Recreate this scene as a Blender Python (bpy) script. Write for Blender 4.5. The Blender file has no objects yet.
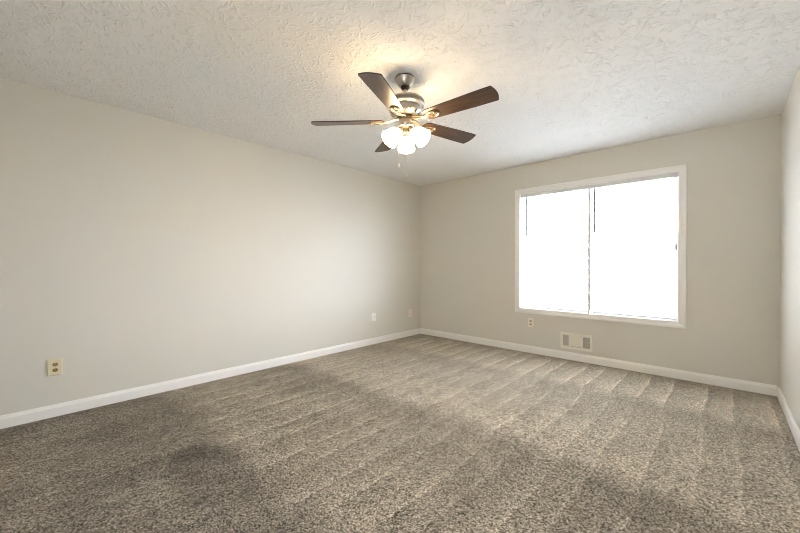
import bpy, bmesh, math, random
from mathutils import Vector, Matrix
random.seed(7)
S = bpy.context.scene
C = S.collection
PI = math.pi

# ------------------------------------------------------------------ camera
cam_d = bpy.data.cameras.new('camera')
cam = bpy.data.objects.new('camera', cam_d); C.objects.link(cam)
cam.location = (3.670, -4.425, 1.140)
cam.rotation_euler = (PI/2 - 0.00565, 0, 0.75092)
cam_d.sensor_width = 36.0
cam_d.lens = 346.85*36.0/800.0
cam_d.clip_start = 0.05
S.camera = cam

# ------------------------------------------------------------------ sky and exposure
SKY = 12.0
w = bpy.data.worlds.new('overcast_sky'); S.world = w; w.use_nodes = True
bg = w.node_tree.nodes['Background']
bg.inputs['Color'].default_value = (0.90, 0.97, 1.12, 1)
# overcast sky, brighter towards the veiled sun low in the east (+X)
wn, wl = w.node_tree.nodes, w.node_tree.links
wtc = wn.new('ShaderNodeTexCoord'); wdot = wn.new('ShaderNodeVectorMath'); wdot.operation = 'DOT_PRODUCT'
wdot.inputs[1].default_value = Vector((0.93, 0.34, 0.10)).normalized()
wl.new(wtc.outputs['Generated'], wdot.inputs[0])
wmr = wn.new('ShaderNodeMapRange'); wmr.interpolation_type = 'SMOOTHSTEP'
wmr.inputs[1].default_value = -0.4; wmr.inputs[2].default_value = 1.0
wmr.inputs[3].default_value = SKY*0.3; wmr.inputs[4].default_value = SKY*1.2
wl.new(wdot.outputs['Value'], wmr.inputs[0]); wl.new(wmr.outputs[0], bg.inputs['Strength'])
S.view_settings.view_transform = 'Standard'
S.view_settings.look = 'None'
S.view_settings.gamma = 1.0
S.view_settings.use_curve_mapping = False
S.view_settings.exposure = 1.12
S.cycles.diffuse_bounces = 10
S.cycles.max_bounces = 16
S.cycles.transparent_max_bounces = 16
S.cycles.use_denoising = True
S.cycles.filter_width = 1.0

# ------------------------------------------------------------------ room dimensions
W, D, H = 4.026, 5.35, 2.44          # x: 0..W, y: -D..0, z: 0..H
WT = 0.105                           # wall thickness
OX0, OX1, OZ0, OZ1 = 1.702, 3.342, 0.567, 2.067   # window opening

# portal guides sky sampling through the window opening
pl = bpy.data.lights.new('window_daylight', 'AREA'); pl.shape = 'RECTANGLE'
pl.size, pl.size_y = OX1-OX0, OZ1-OZ0
po = bpy.data.objects.new('window_daylight', pl); C.objects.link(po)
po.location = ((OX0+OX1)/2, WT+0.02, (OZ0+OZ1)/2)
po.rotation_euler = (-PI/2, 0, 0)     # faces into the room (-Y)
pl.cycles.is_portal = True
# unseen window added behind the camera as fill for the back wall
PX0, PX1, PZ0, PZ1 = 3.10, 3.92, 0.90, 2.05
pl2 = bpy.data.lights.new('rear_fill_daylight', 'AREA'); pl2.shape = 'RECTANGLE'
pl2.size, pl2.size_y = PX1-PX0, PZ1-PZ0
po2 = bpy.data.objects.new('rear_fill_daylight', pl2); C.objects.link(po2)
po2.location = ((PX0+PX1)/2, -D-WT-0.02, (PZ0+PZ1)/2)
po2.rotation_euler = (PI/2, 0, 0)
pl2.cycles.is_portal = True

# ------------------------------------------------------------------ materials
def mat(name, col, rough=0.5, metal=0.0, **kw):
    m = bpy.data.materials.new(name); m.use_nodes = True
    b = m.node_tree.nodes['Principled BSDF']
    b.inputs['Base Color'].default_value = (*col, 1)
    b.inputs['Roughness'].default_value = rough
    b.inputs['Metallic'].default_value = metal
    for k, v in kw.items():
        b.inputs[k].default_value = v
    return m
def nodes(m):
    nt = m.node_tree
    return nt, nt.nodes, nt.links, nt.nodes['Principled BSDF']
def bump_noise(m, scale, strength, dist, detail=3):
    nt, N, L, b = nodes(m)
    tc = N.new('ShaderNodeTexCoord'); n = N.new('ShaderNodeTexNoise'); bp = N.new('ShaderNodeBump')
    n.inputs['Scale'].default_value = scale; n.inputs['Detail'].default_value = detail
    bp.inputs['Strength'].default_value = strength; bp.inputs['Distance'].default_value = dist
    L.new(tc.outputs['Object'], n.inputs['Vector']); L.new(n.outputs['Fac'], bp.inputs['Height'])
    L.new(bp.outputs['Normal'], b.inputs['Normal'])
    return m
def math_node(N, L, op, a, b=None, c=None):
    n = N.new('ShaderNodeMath'); n.operation = op
    for i, v in enumerate((a, b, c)):
        if v is None: continue
        if isinstance(v, (int, float)): n.inputs[i].default_value = v
        else: L.new(v, n.inputs[i])
    return n.outputs[0]

M = {}
M['wall'] = bump_noise(mat('greige_wall_paint', (0.668, 0.640, 0.573), 0.55), 220, 0.08, 0.002)
M['trim'] = mat('white_trim_paint', (0.86, 0.84, 0.805), 0.32)
M['vinyl'] = mat('white_vinyl', (0.84, 0.84, 0.84), 0.35)
M['almond'] = bump_noise(mat('almond_plastic', (0.74, 0.66, 0.46), 0.4), 900, 0.05, 0.0005)
M['ivory'] = mat('ivory_plastic', (0.84, 0.78, 0.65), 0.4)
M['brown_plastic'] = mat('brown_socket_plastic', (0.30, 0.21, 0.08), 0.45)
M['tan_plastic'] = mat('tan_socket_plastic', (0.46, 0.38, 0.26), 0.45)
M['dark'] = mat('dark_slot', (0.02, 0.018, 0.015), 0.8)
M['grille'] = mat('cream_enamel', (0.82, 0.78, 0.68), 0.4)
M['dark_fill'] = mat('flat_dark_fill', (0.12, 0.11, 0.09), 0.6)
M['grey_plastic'] = mat('grey_plastic', (0.16, 0.16, 0.16), 0.4)
M['wand'] = mat('smoky_clear_plastic', (0.16, 0.16, 0.17), 0.25)
M['rail'] = mat('blind_rail_enamel', (0.72, 0.72, 0.71), 0.4)

def ceiling_mat():
    m = mat('textured_ceiling_paint', (0.87, 0.872, 0.86), 0.85)
    nt, N, L, b = nodes(m)
    tc = N.new('ShaderNodeTexCoord')
    wn = N.new('ShaderNodeTexNoise'); wn.inputs['Scale'].default_value = 4; wn.inputs['Detail'].default_value = 1
    L.new(tc.outputs['Object'], wn.inputs['Vector'])
    hs = []
    for sc, off in ((5.2, 0.0), (6.3, 3.7)):
        mp = N.new('ShaderNodeMapping'); mp.inputs['Scale'].default_value = (sc, sc, 0.0)
        mp.inputs['Location'].default_value = (off, off*0.7, 0)
        L.new(tc.outputs['Object'], mp.inputs['Vector'])
        vo = N.new('ShaderNodeTexVoronoi'); vo.voronoi_dimensions = '2D'; vo.inputs['Scale'].default_value = 1.0
        L.new(mp.outputs[0], vo.inputs['Vector'])
        sub = N.new('ShaderNodeVectorMath'); sub.operation = 'SUBTRACT'
        L.new(mp.outputs[0], sub.inputs[0]); L.new(vo.outputs['Position'], sub.inputs[1])
        sx = N.new('ShaderNodeSeparateXYZ'); L.new(sub.outputs[0], sx.inputs[0])
        ang = math_node(N, L, 'ARCTAN2', sx.outputs[1], sx.outputs[0])
        nz = N.new('ShaderNodeTexNoise'); nz.inputs['Scale'].default_value = 9*sc/5; nz.inputs['Detail'].default_value = 2
        L.new(tc.outputs['Object'], nz.inputs['Vector'])
        ph = math_node(N, L, 'MULTIPLY_ADD', nz.outputs['Fac'], 11.0, math_node(N, L, 'MULTIPLY', ang, 13.0))
        st = math_node(N, L, 'SINE', ph)
        st = math_node(N, L, 'MAXIMUM', math_node(N, L, 'MULTIPLY_ADD', st, 1.3, -0.35), 0.0)
        n2 = N.new('ShaderNodeTexNoise'); n2.inputs['Scale'].default_value = 26; n2.inputs['Detail'].default_value = 1
        L.new(tc.outputs['Object'], n2.inputs['Vector'])
        mk = N.new('ShaderNodeMapRange'); mk.inputs[1].default_value = 0.42; mk.inputs[2].default_value = 0.62
        L.new(n2.outputs['Fac'], mk.inputs[0])
        rd = N.new('ShaderNodeMapRange'); rd.inputs[1].default_value = 0.06; rd.inputs[2].default_value = 0.28
        L.new(vo.outputs['Distance'], rd.inputs[0])
        hs.append(math_node(N, L, 'MULTIPLY', math_node(N, L, 'MULTIPLY', st, mk.outputs[0]), rd.outputs[0]))
    h = math_node(N, L, 'MAXIMUM', hs[0], hs[1])
    f = N.new('ShaderNodeTexNoise'); f.inputs['Scale'].default_value = 70; f.inputs['Detail'].default_value = 3
    L.new(tc.outputs['Object'], f.inputs['Vector'])
    h = math_node(N, L, 'MULTIPLY_ADD', f.outputs['Fac'], 0.25, h)
    bp = N.new('ShaderNodeBump'); bp.inputs['Strength'].default_value = 1.0; bp.inputs['Distance'].default_value = 0.0062
    L.new(h, bp.inputs['Height']); L.new(bp.outputs[0], b.inputs['Normal'])
    return m
M['ceiling'] = ceiling_mat()

def carpet_mat():
    m = mat('flecked_cut_pile_carpet', (0.4, 0.33, 0.27), 1.0)
    nt, N, L, b = nodes(m)
    b.inputs['Specular IOR Level'].default_value = 0.05
    tc = N.new('ShaderNodeTexCoord')
    nz = N.new('ShaderNodeTexNoise'); nz.inputs['Scale'].default_value = 90; nz.inputs['Detail'].default_value = 2
    L.new(tc.outputs['Object'], nz.inputs['Vector'])
    mx = N.new('ShaderNodeVectorMath'); mx.operation = 'MULTIPLY_ADD'
    L.new(nz.outputs['Color'], mx.inputs[0]); mx.inputs[1].default_value = (0.003, 0.003, 0.0); L.new(tc.outputs['Object'], mx.inputs[2])
    vo = N.new('ShaderNodeTexVoronoi'); vo.inputs['Scale'].default_value = 240
    L.new(mx.outputs[0], vo.inputs['Vector'])
    sc = N.new('ShaderNodeSeparateColor'); L.new(vo.outputs['Color'], sc.inputs[0])
    cr = N.new('ShaderNodeValToRGB'); e = cr.color_ramp.elements
    e[0].position = 0.14; e[0].color = (0.05, 0.056, 0.042, 1)
    e[1].position = 0.90; e[1].color = (0.88, 0.78, 0.64, 1)
    x = e.new(0.35); x.color = (0.29, 0.247, 0.190, 1)
    x = e.new(0.7); x.color = (0.54, 0.47, 0.38, 1)
    v2 = N.new('ShaderNodeTexVoronoi'); v2.inputs['Scale'].default_value = 115
    L.new(mx.outputs[0], v2.inputs['Vector'])
    s2 = N.new('ShaderNodeSeparateColor'); L.new(v2.outputs['Color'], s2.inputs[0])
    fleck = math_node(N, L, 'MULTIPLY_ADD', s2.outputs[1], 0.22, math_node(N, L, 'MULTIPLY', sc.outputs[0], 0.78))
    L.new(math_node(N, L, 'MULTIPLY_ADD', fleck, 1.2, -0.10), cr.inputs[0])
    at = N.new('ShaderNodeAttribute'); at.attribute_name = 'nap_falloff'
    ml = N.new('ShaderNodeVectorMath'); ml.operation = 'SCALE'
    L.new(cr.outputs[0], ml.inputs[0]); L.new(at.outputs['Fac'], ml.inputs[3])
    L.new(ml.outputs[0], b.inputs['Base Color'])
    bp = N.new('ShaderNodeBump'); bp.inputs['Strength'].default_value = 0.7; bp.inputs['Distance'].default_value = 0.006
    L.new(math_node(N, L, 'MULTIPLY_ADD', vo.outputs['Distance'], -1.0, 1.0), bp.inputs['Height'])
    bp.inputs['Distance'].default_value = 0.005
    L.new(bp.outputs[0], b.inputs['Normal'])
    return m
M['carpet'] = carpet_mat()

def glass_mat():
    m = bpy.data.materials.new('clear_pane_glass'); m.use_nodes = True
    nt = m.node_tree; N, L = nt.nodes, nt.links
    N.clear()
    out = N.new('ShaderNodeOutputMaterial'); tr = N.new('ShaderNodeBsdfTransparent'); gl = N.new('ShaderNodeBsdfGlossy')
    tr.inputs[0].default_value = (0.95, 0.96, 0.955, 1); gl.inputs['Roughness'].default_value = 0.02
    fr = N.new('ShaderNodeFresnel'); fr.inputs[0].default_value = 1.45
    mx = N.new('ShaderNodeMixShader')
    geo = N.new('ShaderNodeNewGeometry')      # reflect at outer faces only; the thin pane does not bend light
    front = math_node(N, L, 'SUBTRACT', 1.0, geo.outputs['Backfacing'])
    L.new(math_node(N, L, 'MULTIPLY', fr.outputs[0], front), mx.inputs[0]); L.new(tr.outputs[0], mx.inputs[1]); L.new(gl.outputs[0], mx.inputs[2])
    L.new(mx.outputs[0], out.inputs[0])
    return m
M['glass'] = glass_mat()

def slat_mat():
    m = bpy.data.materials.new('white_blind_slats'); m.use_nodes = True
    nt = m.node_tree; N, L = nt.nodes, nt.links
    b = N['Principled BSDF']; out = N['Material Output']
    b.inputs['Base Color'].default_value = (0.86, 0.86, 0.86, 1); b.inputs['Roughness'].default_value = 0.45
    t = N.new('ShaderNodeBsdfTranslucent'); t.inputs[0].default_value = (0.8, 0.8, 0.8, 1)
    mx = N.new('ShaderNodeMixShader'); mx.inputs[0].default_value = 0.25
    L.new(b.outputs[0], mx.inputs[1]); L.new(t.outputs[0], mx.inputs[2]); L.new(mx.outputs[0], out.inputs[0])
    return m
M['slat'] = slat_mat()

def wood_mat():
    m = mat('dark_walnut_blade', (0.1, 0.05, 0.025), 0.32)
    nt, N, L, b = nodes(m)
    tc = N.new('ShaderNodeTexCoord'); mp = N.new('ShaderNodeMapping'); mp.inputs['Scale'].default_value = (6, 90, 20)
    L.new(tc.outputs['Object'], mp.inputs[0])
    n = N.new('ShaderNodeTexNoise'); n.inputs['Scale'].default_value = 1.0; n.inputs['Detail'].default_value = 4
    L.new(mp.outputs[0], n.inputs['Vector'])
    cr = N.new('ShaderNodeValToRGB'); e = cr.color_ramp.elements
    e[0].position = 0.3; e[0].color = (0.032, 0.020, 0.015, 1)
    e[1].position = 0.72; e[1].color = (0.110, 0.064, 0.042, 1)
    L.new(n.outputs['Fac'], cr.inputs[0]); L.new(cr.outputs[0], b.inputs['Base Color'])
    return m
M['wood'] = wood_mat()
M['edge'] = mat('dark_blade_edge', (0.03, 0.02, 0.015), 0.5)
M['nickel'] = mat('brushed_nickel', (0.50, 0.46, 0.40), 0.36, 1.0)
M['bronze'] = mat('dark_metal', (0.06, 0.05, 0.04), 0.4, 0.8)
M['brass'] = mat('pale_brass', (0.38, 0.31, 0.22), 0.36, 1.0)
M['chain'] = mat('pale_chain', (0.68, 0.64, 0.56), 0.4, 0.2)
M['ground'] = bump_noise(mat('pale_gravel', (0.80, 0.79, 0.77), 0.9), 8, 0.3, 0.02)
M['leaf'] = mat('grey_green_leaf', (0.05, 0.06, 0.04), 0.6)
M['bark'] = mat('grey_bark', (0.10, 0.09, 0.08), 0.9)

LAMP = 20.0
def shade_mat():
    m = mat('lit_frosted_glass', (0.9, 0.88, 0.84), 0.35)
    b = m.node_tree.nodes['Principled BSDF']
    b.inputs['Emission Color'].default_value = (1.0, 0.72, 0.40, 1)
    b.inputs['Emission Strength'].default_value = LAMP
    return m
M['shade'] = shade_mat()
def bulb_mat():
    m = mat('lit_bulb', (1, 1, 1), 0.3)
    b = m.node_tree.nodes['Principled BSDF']
    b.inputs['Emission Color'].default_value = (1.0, 0.74, 0.43, 1)
    b.inputs['Emission Strength'].default_value = 30.0
    return m
M['bulb'] = bulb_mat()

# ------------------------------------------------------------------ mesh helpers
def obj(name, bm, m, parent=None, smooth=False, loc=None, rot=None):
    me = bpy.data.meshes.new(name)
    bmesh.ops.recalc_face_normals(bm, faces=bm.faces)
    bm.to_mesh(me); bm.free()
    for mm in (m if isinstance(m, (list, tuple)) else [m]): me.materials.append(mm)
    if smooth:
        me.shade_smooth()
        me.set_sharp_from_angle(angle=math.radians(38))
    o = bpy.data.objects.new(name, me); C.objects.link(o)
    if parent: o.parent = parent
    if loc: o.location = loc
    if rot: o.rotation_euler = rot
    return o
def box(bm, x0, x1, y0, y1, z0, z1, bev=0.0, mi=0):
    r = bmesh.ops.create_cube(bm, size=1.0)
    vs = r['verts']
    for v in vs:
        v.co = Vector((x0+(v.co.x+.5)*(x1-x0), y0+(v.co.y+.5)*(y1-y0), z0+(v.co.z+.5)*(z1-z0)))
    fs = {f for v in vs for f in v.link_faces}
    for f in fs: f.material_index = mi
    if bev > 0:
        es = {e for v in vs for e in v.link_edges}
        bmesh.ops.bevel(bm, geom=list(es), offset=bev, segments=2, affect='EDGES', profile=0.6)
def lathe(bm, prof, seg=32, mtx=None, mi=0):
    rings = []
    for r, z in prof:
        if r < 1e-6:
            rings.append([bm.verts.new((0, 0, z))])
        else:
            rings.append([bm.verts.new((r*math.cos(2*PI*i/seg), r*math.sin(2*PI*i/seg), z)) for i in range(seg)])
    for a, b in zip(rings, rings[1:]):
        for i in range(seg):
            j = (i+1) % seg
            if len(a) == 1 and len(b) == 1: continue
            if len(a) == 1: f = bm.faces.new((a[0], b[i], b[j]))
            elif len(b) == 1: f = bm.faces.new((a[i], a[j], b[0]))
            else: f = bm.faces.new((a[i], a[j], b[j], b[i]))
            f.material_index = mi
    if mtx:
        for ring in rings:
            for v in ring: v.co = mtx @ v.co
def tube(bm, pts, r, seg=8):
    pts = [Vector(p) for p in pts]; rings = []
    rr = r if isinstance(r, (list, tuple)) else [r]*len(pts)
    for i, p in enumerate(pts):
        t = (pts[min(i+1, len(pts)-1)]-pts[max(i-1, 0)]).normalized()
        up = Vector((0, 0, 1)) if abs(t.z) < .9 else Vector((1, 0, 0))
        a = t.cross(up).normalized(); b = t.cross(a)
        rings.append([bm.verts.new(p+rr[i]*(math.cos(2*PI*k/seg)*a+math.sin(2*PI*k/seg)*b)) for k in range(seg)])
    for a, b in zip(rings, rings[1:]):
        for i in range(seg):
            bm.faces.new((a[i], a[(i+1) % seg], b[(i+1) % seg], b[i]))
    bm.faces.new(rings[0]); bm.faces.new(rings[-1])
def prism(bm, outline, t0, t1, f3, mi_side=0, mi_face=0):
    """outline [(u,v)], extruded between t0 and t1; f3(u,v,t) -> Vector"""
    a = [bm.verts.new(f3(u, v, t0)) for u, v in outline]
    b = [bm.verts.new(f3(u, v, t1)) for u, v in outline]
    n = len(outline)
    f = bm.faces.new(a); f.material_index = mi_face
    f = bm.faces.new(list(reversed(b))); f.material_index = mi_face
    for i in range(n):
        f = bm.faces.new((a[i], b[i], b[(i+1) % n], a[(i+1) % n])); f.material_index = mi_side
def thing(name, label, cat, loc=(0, 0, 0), rotz=0, group=None):
    o = bpy.data.objects.new(name, None); C.objects.link(o)
    o.empty_display_size = 0.1
    o.location = loc; o.rotation_euler = (0, 0, rotz); o['label'] = label; o['category'] = cat
    if group: o['group'] = group
    return o
def struct(o): o['kind'] = 'structure'; return o

# ------------------------------------------------------------------ outdoors
bm = bmesh.new(); box(bm, -30, 34, WT+0.4, 60, -0.75, -0.65); box(bm, -30, 34, -60, -D-WT-0.4, -0.75, -0.65)
struct(obj('ground', bm, M['ground']))

# ------------------------------------------------------------------ shell
# carpeted floor: a fine grid whose point attribute holds vacuumed pile marks and painted light falloff
NX, NY = 420, 190
def sstep(a, b, x):
    t = max(0.0, min(1.0, (x-a)/(b-a))); return t*t*(3-2*t)
LINES = {0: [0.2*i+0.14+0.02*math.sin(i*2.7) for i in range(0, 22)],
         1: [0.2*i+0.16+0.02*math.sin(i*1.9+1) for i in range(0, 22)],
         2: [0.2*i+0.155+0.02*math.sin(i*3.1+2) for i in range(0, 22)],
         3: [0.24*i+0.05+0.03*math.sin(i*2.3) for i in range(0, 22)]}
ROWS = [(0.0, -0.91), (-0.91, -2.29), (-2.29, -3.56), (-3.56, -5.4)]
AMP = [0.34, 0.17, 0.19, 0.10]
BASE = [1.04, 0.97, 0.76, 0.60]  # row tones also paint in the light falling off away from the window
from mathutils import noise as mnoise
def row_nap_falloff(k, x, y, y0w):
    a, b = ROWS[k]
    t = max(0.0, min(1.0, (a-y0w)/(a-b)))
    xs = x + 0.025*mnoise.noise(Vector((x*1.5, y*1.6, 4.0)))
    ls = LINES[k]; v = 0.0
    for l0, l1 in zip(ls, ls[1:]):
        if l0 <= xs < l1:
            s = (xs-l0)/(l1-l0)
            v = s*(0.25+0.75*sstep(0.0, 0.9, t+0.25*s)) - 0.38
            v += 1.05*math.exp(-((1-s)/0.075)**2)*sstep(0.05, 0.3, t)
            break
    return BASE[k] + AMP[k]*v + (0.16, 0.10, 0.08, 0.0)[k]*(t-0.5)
def nap_falloff(x, y):
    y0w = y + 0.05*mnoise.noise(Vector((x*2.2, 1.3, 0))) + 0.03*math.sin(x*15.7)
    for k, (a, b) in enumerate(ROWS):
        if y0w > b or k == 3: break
    n = row_nap_falloff(k, x, y, y0w)
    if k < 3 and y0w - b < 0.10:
        f = 0.5*(1-(y0w-b)/0.10); n = n*(1-f) + row_nap_falloff(k+1, x, y, y0w)*f
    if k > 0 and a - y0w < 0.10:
        f = 0.5*(1-(a-y0w)/0.10); n = n*(1-f) + row_nap_falloff(k-1, x, y, y0w)*f
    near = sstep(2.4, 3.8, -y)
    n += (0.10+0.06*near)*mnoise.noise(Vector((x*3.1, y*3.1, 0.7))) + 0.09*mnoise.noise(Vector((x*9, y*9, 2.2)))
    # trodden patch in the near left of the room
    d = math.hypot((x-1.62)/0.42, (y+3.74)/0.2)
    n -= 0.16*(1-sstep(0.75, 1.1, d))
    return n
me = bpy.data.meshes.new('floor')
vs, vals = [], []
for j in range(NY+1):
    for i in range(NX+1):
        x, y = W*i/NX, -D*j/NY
        vs.append((x, y, 0.0)); vals.append(nap_falloff(x, y))
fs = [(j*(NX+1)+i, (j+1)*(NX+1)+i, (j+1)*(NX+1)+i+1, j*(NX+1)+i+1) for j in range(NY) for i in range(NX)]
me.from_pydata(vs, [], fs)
at = me.attributes.new('nap_falloff', 'FLOAT', 'POINT'); at.data.foreach_set('value', vals)
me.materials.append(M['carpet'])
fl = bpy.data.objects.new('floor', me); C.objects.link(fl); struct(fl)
bm = bmesh.new(); box(bm, -WT, W+WT, -D-WT, WT, -0.12, -0.004); struct(obj('floor_slab', bm, M['dark_fill']))

bm = bmesh.new(); box(bm, -WT, W+WT, -D-WT, WT, H, H+0.12); struct(obj('ceiling', bm, M['ceiling']))
bm = bmesh.new(); box(bm, -WT, 0, -D, 0, 0, H); struct(obj('wall_left', bm, M['wall']))
bm = bmesh.new(); box(bm, W, W+WT, -D, 0, 0, H); struct(obj('wall_right', bm, M['wall']))
bm = bmesh.new()
box(bm, -WT, PX0, -D-WT, -D, 0, H); box(bm, PX1, W+WT, -D-WT, -D, 0, H)
box(bm, PX0, PX1, -D-WT, -D, 0, PZ0); box(bm, PX0, PX1, -D-WT, -D, PZ1, H)
struct(obj('wall_front', bm, M['wall']))
bm = bmesh.new(); q = 0.05
box(bm, PX0, PX0+q, -D-WT, -D-.03, PZ0, PZ1); box(bm, PX1-q, PX1, -D-WT, -D-.03, PZ0, PZ1)
box(bm, PX0+q, PX1-q, -D-WT, -D-.03, PZ0, PZ0+q); box(bm, PX0+q, PX1-q, -D-WT, -D-.03, PZ1-q, PZ1)
fill_win = struct(obj('fill_window', bm, M['vinyl']))  # made-up opening, put in to brighten the room from behind
bm = bmesh.new(); box(bm, PX0+q, PX1-q, -D-.064, -D-.06, PZ0+q, PZ1-q); obj('pane', bm, M['glass'], fill_win)
bm = bmesh.new()
box(bm, -WT, OX0, 0, WT, 0, H); box(bm, OX1, W+WT, 0, WT, 0, H)
box(bm, OX0, OX1, 0, WT, 0, OZ0); box(bm, OX0, OX1, 0, WT, OZ1, H)
struct(obj('wall_back', bm, M['wall']))

# baseboards: one moulded profile run along each wall
PROF = [(0, 0), (0.014, 0), (0.014, 0.064), (0.012, 0.072), (0.0085, 0.079), (0.007, 0.086), (0.004, 0.090), (0, 0.090)]
def baseboard(name, p0, p1, nrm):
    bm = bmesh.new(); p0, p1, nrm = Vector(p0), Vector(p1), Vector(nrm)
    d = (p1-p0)
    prism(bm, PROF, 0.0, 1.0, lambda u, v, t: p0 + d*t + nrm*u + Vector((0, 0, v)))
    struct(obj(name, bm, M['trim']))
baseboard('baseboard_left', (0, -D, 0), (0, 0, 0), (1, 0, 0))
baseboard('baseboard_back', (0.014, 0, 0), (W-0.014, 0, 0), (0, -1, 0))
baseboard('baseboard_right', (W, -D, 0), (W, 0, 0), (-1, 0, 0))
baseboard('baseboard_front', (0.014, -D, 0), (W-0.014, -D, 0), (0, 1, 0))

# ------------------------------------------------------------------ window: sliding sashes in a cased opening
win = bpy.data.objects.new('window_1', None); C.objects.link(win); win.location = ((OX0+OX1)/2, 0, OZ0); struct(win)
def wobj(name, bm, m, **k):
    o = obj(name, bm, m, win, **k); o.matrix_parent_inverse = Matrix.Translation(-Vector(win.location)); return o
bm = bmesh.new()      # casing: mitred profile (distance outward from opening edge, projection from wall)
CP = [(-0.004, 0.0), (-0.004, 0.010), (0.006, 0.013), (0.030, 0.015), (0.042, 0.019), (0.056, 0.019), (0.060, 0.015), (0.060, 0.0)]
cs = [(OX0, OZ0, -1, -1), (OX1, OZ0, 1, -1), (OX1, OZ1, 1, 1), (OX0, OZ1, -1, 1)]
rings = [[bm.verts.new((x+sx*o, -p, z+sz*o)) for o, p in CP] for x, z, sx, sz in cs]
for k in range(4):
    a, b = rings[k], rings[(k+1) % 4]
    for i in range(len(CP)):
        j = (i+1) % len(CP); bm.faces.new((a[i], a[j], b[j], b[i]))
wobj('window_casing', bm, M['trim'])
bm = bmesh.new(); T = 0.004   # jamb liner
box(bm, OX0, OX0+T, 0, 0.060, OZ0, OZ1); box(bm, OX1-T, OX1, 0, 0.060, OZ0, OZ1)
box(bm, OX0+T, OX1-T, 0, 0.060, OZ0, OZ0+T); box(bm, OX0+T, OX1-T, 0, 0.060, OZ1-T, OZ1)
wobj('window_jamb', bm, M['trim'])
bm = bmesh.new(); F = 0.018
box(bm, OX0, OX0+F, 0.055, WT, OZ0, OZ1, .002); box(bm, OX1-F, OX1, 0.055, WT, OZ0, OZ1, .002)
box(bm, OX0+F, OX1-F, 0.055, WT, OZ0, OZ0+F, .002); box(bm, OX0+F, OX1-F, 0.055, WT, OZ1-F, OZ1, .002)
wobj('window_frame', bm, M['vinyl'])
XM = 2.530
def sash(x0, x1, y0, y1, sl, sr):
    bm = bmesh.new(); s = 0.024; z0, z1 = OZ0+F, OZ1-F
    box(bm, x0, x0+sl, y0, y1, z0, z1, .002); box(bm, x1-sr, x1, y0, y1, z0, z1, .002)
    box(bm, x0+sl, x1-sr, y0, y1, z0, z0+s, .002); box(bm, x0+sl, x1-sr, y0, y1, z1-s, z1, .002)
    o = wobj('sash', bm, M['vinyl'])
    bm = bmesh.new(); box(bm, x0+sl, x1-sr, (y0+y1)/2-.002, (y0+y1)/2+.002, z0+s, z1-s)
    obj('pane', bm, M['glass'], o)
sash(OX0+F, XM+0.022, 0.080, 0.098, 0.024, 0.052)
sash(XM-0.030, OX1-F, 0.060, 0.078, 0.052, 0.024)
bm = bmesh.new(); box(bm, XM-0.012, XM+0.012, 0.0135, 0.058, OZ0+T, OZ1-T-0.043, .003)
wobj('window_mullion', bm, M['vinyl'])
for lx in (XM-0.034, OX1-F-0.014):
    bm = bmesh.new(); box(bm, lx, lx+0.014, 0.050, 0.0605, 1.29, 1.345, .003); box(bm, lx+.003, lx+.011, 0.046, 0.052, 1.31, 1.328, .002)
    wobj('sash_latch', bm, M['grey_plastic'])

# ------------------------------------------------------------------ mini blinds
def blind(x0, x1, wo, ext, label):
    t = thing('window_blind', label, 'window blind', ((x0+x1)/2, 0.026, OZ1-T), 0, 'mini blinds in the window')
    hw = (x1-x0)/2
    zt, zb = 0.0, -(OZ1-OZ0)+2*T+0.012
    bm = bmesh.new(); box(bm, -hw-ext[0], hw+ext[1], -0.013, 0.013, zt-0.042, zt, .0015)
    obj('headrail', bm, M['rail'], t)
    bm = bmesh.new(); pitch = 0.0225; z = zt-0.060; n = 0
    tilt = math.radians(-9)
    while z > zb+0.030:
        rows = []
        for k in range(5):
            u = (k/4-.5)*0.025; cz = 0.0022*(1-(2*k/4-1)**2)
            y = u*math.cos(tilt); zz = z+cz-u*math.sin(tilt)
            rows.append((bm.verts.new((-hw+.006, y, zz)), bm.verts.new((hw-.006, y, zz))))
        for a, b in zip(rows, rows[1:]): bm.faces.new((a[0], a[1], b[1], b[0]))
        z -= pitch
    obj('slats', bm, M['slat'], t, smooth=True)
    bm = bmesh.new(); box(bm, -hw+.006, hw-.006, -0.012, 0.012, zb, zb+0.014, .002)
    obj('bottom_rail', bm, M['rail'], t)
    for cx in (-hw+0.12, 0.0, hw-0.12):
        bm = bmesh.new()
        for sy in (-0.0135, 0.0135): tube(bm, [(cx, sy, zt-0.03), (cx, sy, zb+0.012)], 0.0006, 5)
        obj('ladder_cord', bm, M['slat'], t)
    bm = bmesh.new()
    tube(bm, [(-hw+wo, -0.024, zt-0.050), (-hw+wo, -0.026, zt-0.56)], 0.0085, 10)
    tube(bm, [(-hw+wo, -0.010, zt-0.020), (-hw+wo, -0.024, zt-0.026), (-hw+wo, -0.024, zt-0.045)], 0.0015, 6)
    obj('tilt_wand', bm, M['wand'], t, smooth=True)
    return t
blind(OX0+0.010, XM-0.015, 0.079, (0.007, 0.0145), 'white mini blind let down over the left half of the window')
blind(XM+0.015, OX1-0.010, 0.041, (0.0145, 0.007), 'white mini blind let down over the right half of the window')
hb = thing('blind_bracket', 'small white clip on the window sill where both blinds meet', 'clip', (XM, 0.0, OZ0+T))
bm = bmesh.new(); box(bm, -0.010, 0.010, -0.008, 0.012, 0.0, 0.034, .002); obj('clip', bm, M['vinyl'], hb)
bm = bmesh.new(); box(bm, -0.003, 0.003, -0.010, -0.0075, 0.015, 0.021, .001); obj('screw', bm, M['vinyl'], hb)

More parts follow.
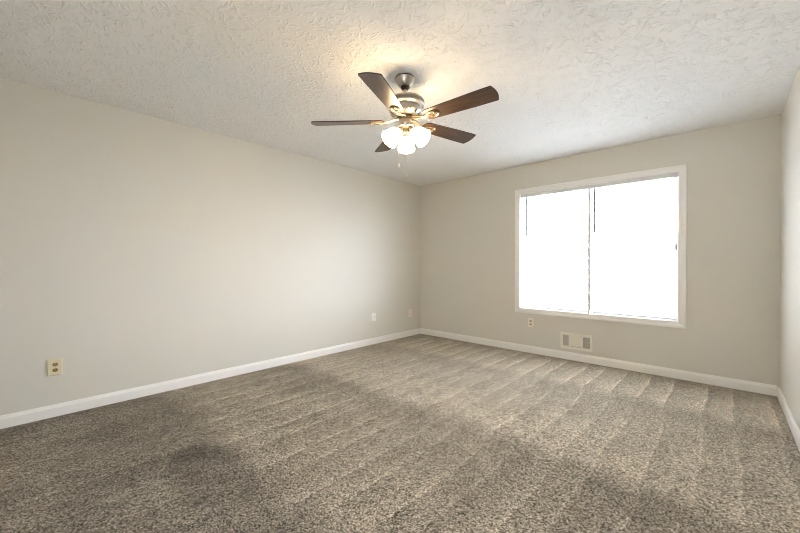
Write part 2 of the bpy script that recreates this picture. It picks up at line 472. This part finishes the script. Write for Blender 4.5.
# ------------------------------------------------------------------ wall plates.  Local frame: plate in XZ, facing -Y
def rrect(w_, h_, r, n=4):
    pts = []
    for cx, cz, a0 in ((w_/2-r, h_/2-r, 0), (-w_/2+r, h_/2-r, 90), (-w_/2+r, -h_/2+r, 180), (w_/2-r, -h_/2+r, 270)):
        for k in range(n+1):
            a = math.radians(a0+90*k/n); pts.append((cx+r*math.cos(a), cz+r*math.sin(a)))
    return pts
def outlet(label, loc, rotz, pm, sm, w_=0.076, h_=0.118, depth=0.008):
    t = thing('wall_outlet', label, 'wall outlet', loc, rotz, 'wall plates around the room')
    bm = bmesh.new(); a = rrect(w_, h_, .006); b = rrect(w_-.008, h_-.008, .005)
    r0 = [bm.verts.new((x, 0, z)) for x, z in a]; r1 = [bm.verts.new((x, -depth*.55, z)) for x, z in a]; r2 = [bm.verts.new((x, -depth, z)) for x, z in b]
    n = len(a); bm.faces.new(r0); bm.faces.new(r2)
    for p, q in ((r0, r1), (r1, r2)):
        for i in range(n): bm.faces.new((p[i], p[(i+1) % n], q[(i+1) % n], q[i]))
    obj('cover_plate', bm, pm, t)
    for sz in (0.021, -0.021):
        bm = bmesh.new()
        pts = []
        for k in range(24):
            q = 2*PI*k/24; x, z = 0.0155*math.cos(q), 0.0155*math.sin(q)
            pts.append((x, max(-.0130, min(.0130, z))))
        prism(bm, pts, -depth+.001, -depth-.0025, lambda u, v, tt: Vector((u, tt, v+sz)))
        so = obj('socket', bm, sm, t)
        bm = bmesh.new()
        box(bm, -.0085, -.0055, -depth-.0032, -depth-.002, sz-.002, sz+.008); box(bm, .0055, .0085, -depth-.0032, -depth-.002, sz-.001, sz+.007)
        box(bm, -.0025, .0025, -depth-.0032, -depth-.002, sz-.011, sz-.006)
        obj('slot', bm, M['dark'], so)
    bm = bmesh.new(); lathe(bm, [(0, .0018), (.002, .0016), (.0032, 0)], 12, Matrix.Translation((0, -depth, 0)) @ Matrix.Rotation(PI/2, 4, 'X'))
    obj('screw', bm, M['nickel'], t)
    return t
outlet('almond duplex wall outlet with brown sockets at the near left of the room', (0, -4.291, 0.370), PI/2, M['almond'], M['brown_plastic'], 0.084, 0.120, 0.010)
outlet('ivory duplex wall outlet below the left end of the window', (1.851, 0, 0.390), 0, M['ivory'], M['tan_plastic'], 0.074, 0.116, 0.006)
outlet('pale wall outlet on the left wall closest to the back corner', (0, -0.253, 0.362), PI/2, M['ivory'], M['ivory'], 0.074, 0.116, 0.006)
cx = thing('cable_plate', 'small white cable plate midway along the far half of the left wall', 'wall plate', (0, -1.046, 0.388), PI/2, 'wall plates around the room')
bm = bmesh.new(); prism(bm, rrect(.070, .114, .006), 0, -.006, lambda u, v, t: Vector((u, t, v))); obj('cover_plate', bm, M['trim'], cx)
bm = bmesh.new(); lathe(bm, [(.0075, 0), (.0075, .004), (.0048, .0042), (.0048, .013), (0, .013)], 16, Matrix.Translation((0, -.006, 0)) @ Matrix.Rotation(PI/2, 4, 'X')); obj('cable_jack', bm, M['nickel'], cx)
for sz in (.042, -.042):
    bm = bmesh.new(); lathe(bm, [(0, .0015), (.002, .0013), (.003, 0)], 12, Matrix.Translation((0, -.006, sz)) @ Matrix.Rotation(PI/2, 4, 'X')); obj('screw', bm, M['nickel'], cx)

# ------------------------------------------------------------------ air register under the window
VX0, VX1, VZ0, VZ1 = 2.220, 2.571, 0.131, 0.321
vt = thing('air_vent', 'cream metal air vent with three louvred sections under the window', 'air vent', ((VX0+VX1)/2, 0, VZ0))
vw, vh = VX1-VX0, VZ1-VZ0
fx = 0.026
a0, a1 = -vw/2+fx, vw/2-fx
z0, z1 = 0.030, vh-0.030
s0, s1 = a0+0.070, a1-0.076           # inner bars
bm = bmesh.new()
def fr(x0, x1, zz0, zz1): box(bm, x0, x1, -0.012, -0.0005, zz0, zz1, .0025)
fr(-vw/2, vw/2, 0, z0); fr(-vw/2, vw/2, z1, vh); fr(-vw/2, a0, z0-.003, z1+.003); fr(a1, vw/2, z0-.003, z1+.003)
fr(s0-.005, s0+.005, z0-.003, z1+.003); fr(s1-.006, s1+.006, z0-.003, z1+.003)
obj('vent_frame', bm, M['grille'], vt)
bm = bmesh.new(); box(bm, a0, a1, -0.0015, -0.0005, z0, z1); obj('duct_shade_plate', bm, M['dark_fill'], vt)  # dark plate painting the shade of the duct behind the louvres
def fins_v(x0, x1, n, ang):
    bm = bmesh.new()
    for k in range(n):
        x = x0+(x1-x0)*(k+.5)/n; dx = 0.009*math.sin(ang); dy = 0.009*math.cos(ang)
        prism(bm, [(x-.0005, -.002), (x+.0005, -.002), (x+dx+.0005, -.002-dy), (x+dx-.0005, -.002-dy)], z0, z1, lambda u, v, t: Vector((u, v, t)))
    return bm
obj('louvre', fins_v(a0, s0-.005, 6, math.radians(-30)), M['grille'], vt)
obj('louvre', fins_v(s1+.006, a1, 9, math.radians(38)), M['grille'], vt)
bm = bmesh.new(); n = 12
for k in range(n):
    z = z0+(z1-z0)*(k+.35)/n
    prism(bm, [(-.002, z+.011), (-.002, z+.012), (-.0085, z+.001), (-.0085, z)], s0+.005, s1-.006, lambda u, v, t: Vector((t, u, v)))
obj('louvre', bm, M['grille'], vt)
bm = bmesh.new(); box(bm, -0.028, 0.004, -0.019, -0.010, z0+.012, z0+.018, .002); obj('damper_lever', bm, M['grille'], vt)
for sx in (a0-.013, a1+.013):
    bm = bmesh.new(); lathe(bm, [(0, .0018), (.0025, .0015), (.004, 0)], 12, Matrix.Translation((sx, -.012, vh/2)) @ Matrix.Rotation(PI/2, 4, 'X')); obj('screw', bm, M['nickel'], vt)

# ------------------------------------------------------------------ ceiling fan (local origin on the ceiling, z down is negative)
HX, HY = 2.042, -2.629
fan = thing('ceiling_fan', 'nickel ceiling fan with five dark wood blades and three lit glass shades', 'ceiling fan', (HX, HY, H))
def Z(z): return z-H
bm = bmesh.new()
lathe(bm, [(0, 0), (.066, 0), (.066, -.010), (.065, -.015), (.063, -.021), (.056, -.036), (.048, -.052), (.042, -.060), (.034, -.064), (.034, -.060), (0, -.060)], 40)
cano = obj('canopy', bm, M['nickel'], fan, smooth=True)
bm = bmesh.new(); lathe(bm, [(.0662, -.002), (.0672, -.003), (.0672, -.0075), (.0662, -.0085)], 40); obj('canopy_ring', bm, M['bronze'], cano, smooth=True)
bm = bmesh.new(); lathe(bm, [(.031, -.061), (.031, -.070), (.023, -.082), (.015, -.086), (0, -.086)], 28); obj('hanger_ball', bm, M['bronze'], fan, smooth=True)
bm = bmesh.new(); lathe(bm, [(.0125, -.080), (.0125, -.148), (.020, -.150), (.024, -.162)], 24); obj('downrod', bm, M['nickel'], fan, smooth=True)
bm = bmesh.new()
lathe(bm, [(0, Z(2.286)), (.030, Z(2.286)), (.100, Z(2.284)), (.118, Z(2.282)), (.128, Z(2.278)), (.132, Z(2.271)), (.132, Z(2.241)), (.127, Z(2.235)),
           (.114, Z(2.232)), (.109, Z(2.228)), (.109, Z(2.222)), (.113, Z(2.218)), (.112, Z(2.206)), (.104, Z(2.192)), (.085, Z(2.178)), (.062, Z(2.168)), (0, Z(2.168))], 56)
mo = obj('motor_housing', bm, M['nickel'], fan, smooth=True)
bm = bmesh.new(); lathe(bm, [(.1318, Z(2.268)), (.1332, Z(2.266)), (.1332, Z(2.247)), (.1318, Z(2.245))], 56); obj('motor_band', bm, mat('pewter_band', (.20, .19, .17), .3, 1.0), mo, smooth=True)
for k in range(12):
    q = 2*PI*k/12; bm = bmesh.new()
    bmesh.ops.create_cube(bm, size=1.0, matrix=Matrix.Rotation(q, 4, 'Z') @ Matrix.Translation((.0955, 0, Z(2.1855))) @ Matrix.Rotation(math.radians(-40), 4, 'Y') @ Matrix.Diagonal((.026, .006, .004, 1)))
    obj('vent_slot', bm, M['bronze'], mo)
bm = bmesh.new(); lathe(bm, [(0, Z(2.169)), (.058, Z(2.169)), (.060, Z(2.162)), (.056, Z(2.153)), (.044, Z(2.150)), (0, Z(2.150))], 40); obj('flywheel', bm, M['bronze'], fan, smooth=True)
bm = bmesh.new()
lathe(bm, [(0, Z(2.152)), (.040, Z(2.152)), (.043, Z(2.146)), (.043, Z(2.110)), (.041, Z(2.104)), (.052, Z(2.102)), (.054, Z(2.097)), (.050, Z(2.091)), (.036, Z(2.086)), (.030, Z(2.082)), (0, Z(2.082))], 40)
obj('switch_housing', bm, M['nickel'], fan, smooth=True)
bm = bmesh.new()
lathe(bm, [(0, Z(2.084)), (.030, Z(2.084)), (.032, Z(2.074)), (.032, Z(2.050)), (.027, Z(2.042)), (.020, Z(2.036)), (.010, Z(2.032)), (.008, Z(2.024)), (.010, Z(2.018)), (.006, Z(2.010)), (0, Z(2.008))], 32)
obj('light_fitter', bm, M['brass'], fan, smooth=True)

# blades: local X is radial, Y tangential; pitched about X
BA = math.radians(6.75); PITCH = math.radians(-12); BZ = Z(2.134)
def blade_outline():
    pts = []
    R0, R1 = 0.150, 0.655
    top = [(R0+.003, .026), (R0+.012, .042), (R0+.03, .052), (.27, .058), (.40, .063), (.52, .067), (.600, .0685), (.636, .0685)]
    tip = [(.641, .0672)] + [(.642+.014*(1-(y/.064)**2), y) for y in (.064, .052, .036, .018, 0, -.018, -.036, -.052, -.064)] + [(.641, -.0672)]
    pts = [(R0, 0.0)] + top + tip + [(x, -y) for x, y in reversed(top)]
    return pts
bo = blade_outline()
bm = bmesh.new(); prism(bm, bo, 0, .0065, lambda u, v, t: Vector((u, v, t)), mi_side=1)
bme = bm
proto_blade = obj('blade', bme, [M['wood'], M['edge']], fan)
# blade iron: oval medallion ring under the blade root with a forked arm to the flywheel
bm = bmesh.new()
cxm, rx, ry = 0.213, 0.052, 0.030
seg = 36
rr = []
for k in range(seg):
    q = 2*PI*k/seg; c, s = math.cos(q), math.sin(q)
    taper = 1.0 + 0.22*c                       # broader at the outer end
    ring = []
    for o, h in ((1.0, -.0005), (1.0, -.006), (.86, -.010), (.72, -.006), (.68, -.0005)):
        ring.append(bm.verts.new((cxm+rx*o*c, ry*o*s*taper, h)))
    rr.append(ring)
for k in range(seg):
    a, b = rr[k], rr[(k+1) % seg]
    for i in range(4): bm.faces.new((a[i], b[i], b[i+1], a[i+1]))
    bm.faces.new((a[4], b[4], b[0], a[0]))
for lobe in ((0.232, .010, .006), (0.205, .016, .008), (0.205, -.016, .008), (0.232, -.010, .006), (0.186, 0, .009)):
    lathe(bm, [(0, -.009), (lobe[2]*.6, -.0075), (lobe[2], -.0005)], 12, Matrix.Translation((lobe[0], lobe[1], 0)))
for s in (-1, 1):
    tube(bm, [(.048, s*.010, .020), (.080, s*.014, .017), (.115, s*.010, .004), (.145, s*.007, -.006), (.172, s*.010, -.006)], [.0062, .006, .006, .0065, .006], 8)
proto_iron = obj('blade_iron', bm, M['brass'], proto_blade, smooth=True)
# three screws through the plate
for k in range(5):
    b = proto_blade if k == 0 else proto_blade.copy()
    if k: C.objects.link(b); b.parent = fan
    b.location = (0, 0, BZ)
    b.rotation_euler = (PITCH, 0, BA+k*2*PI/5)
    if k:
        i = proto_iron.copy(); C.objects.link(i); i.parent = b

# three lit bell shades on short arms
for k, az in enumerate((132, 252, 12)):
    q = math.radians(az); tilt = math.radians(49)
    axis = Vector((math.cos(q)*math.sin(tilt), math.sin(q)*math.sin(tilt), -math.cos(tilt)))
    neck = Vector((math.cos(q)*0.054, math.sin(q)*0.054, Z(2.062)))
    mt = Matrix.Translation(neck) @ axis.to_track_quat('Z', 'Y').to_matrix().to_4x4()
    bm = bmesh.new()
    prof = [(.021, 0.0), (.023, .006), (.034, .016), (.046, .030), (.054, .048), (.058, .068), (.060, .088), (.063, .104), (.069, .118),
            (.067, .1185), (.061, .104), (.058, .088), (.056, .068), (.052, .048), (.044, .031), (.032, .018), (.021, .008)]
    prof = [(r if r < .03 else r*.3+.021+(r-.03)*.55, z*.93) for r, z in prof]
    sg = 48; ringv = []
    for r, z in prof:
        ring = []
        for i in range(sg):
            a = 2*PI*i/sg; fl_ = 1+0.03*math.cos(8*a)*min(1, max(0, (z-.02)/.08))
            ring.append(bm.verts.new(mt @ Vector((r*fl_*math.cos(a), r*fl_*math.sin(a), z))))
        ringv.append(ring)
    for a, b in zip(ringv, ringv[1:]):
        for i in range(sg): bm.faces.new((a[i], a[(i+1) % sg], b[(i+1) % sg], b[i]))
    sh = obj('lamp_shade', bm, M['shade'], fan, smooth=True)
    bm = bmesh.new()
    lathe(bm, [(0, -.030), (.012, -.030), (.016, -.026), (.017, -.012), (.025, -.008), (.026, .004), (.022, .006)], 24, mt)
    obj('shade_holder', bm, M['brass'], sh, smooth=True)
    bm = bmesh.new()
    lathe(bm, [(.0, -.01), (.012, -.01), (.012, .022), (.014, .030), (.021, .044), (.025, .060), (.024, .072), (.018, .083), (.009, .089), (0, .090)], 24, mt)
    obj('bulb', bm, M['bulb'], sh, smooth=True)

# pull chains
for az, zend in ((312, 1.760), (205, 1.850)):
    q = math.radians(az); px, py = .047*math.cos(q), .047*math.sin(q)
    bm = bmesh.new()
    tube(bm, [(.040*math.cos(q), .040*math.sin(q), Z(2.126)), (px, py, Z(2.124)), (px+.004*math.cos(q), py+.004*math.sin(q), Z(2.112)), (px+.010*math.cos(q), py+.010*math.sin(q), Z(2.085)), (px+.010*math.cos(q), py+.010*math.sin(q), Z(zend))], .0009, 6)
    ch = obj('pull_chain', bm, M['chain'], fan)
    bm = bmesh.new(); lathe(bm, [(0, .004), (.002, .003), (.0035, -.006), (.005, -.016), (.0045, -.022), (0, -.025)], 12, Matrix.Translation((px+.010*math.cos(q), py+.010*math.sin(q), Z(zend))))
    obj('pull_knob', bm, M['chain'], ch, smooth=True)

# the fan hangs slightly out of plumb from its ball joint
piv = Vector((0, 0, -.07))
tl = Matrix.Translation(piv) @ Matrix.Rotation(math.radians(1.3), 4, Vector((.682, -.731, 0))) @ Matrix.Translation(-piv)
for o in fan.children:
    if o.name.split('.')[0] != 'canopy':
        o.matrix_basis = tl @ o.matrix_basis
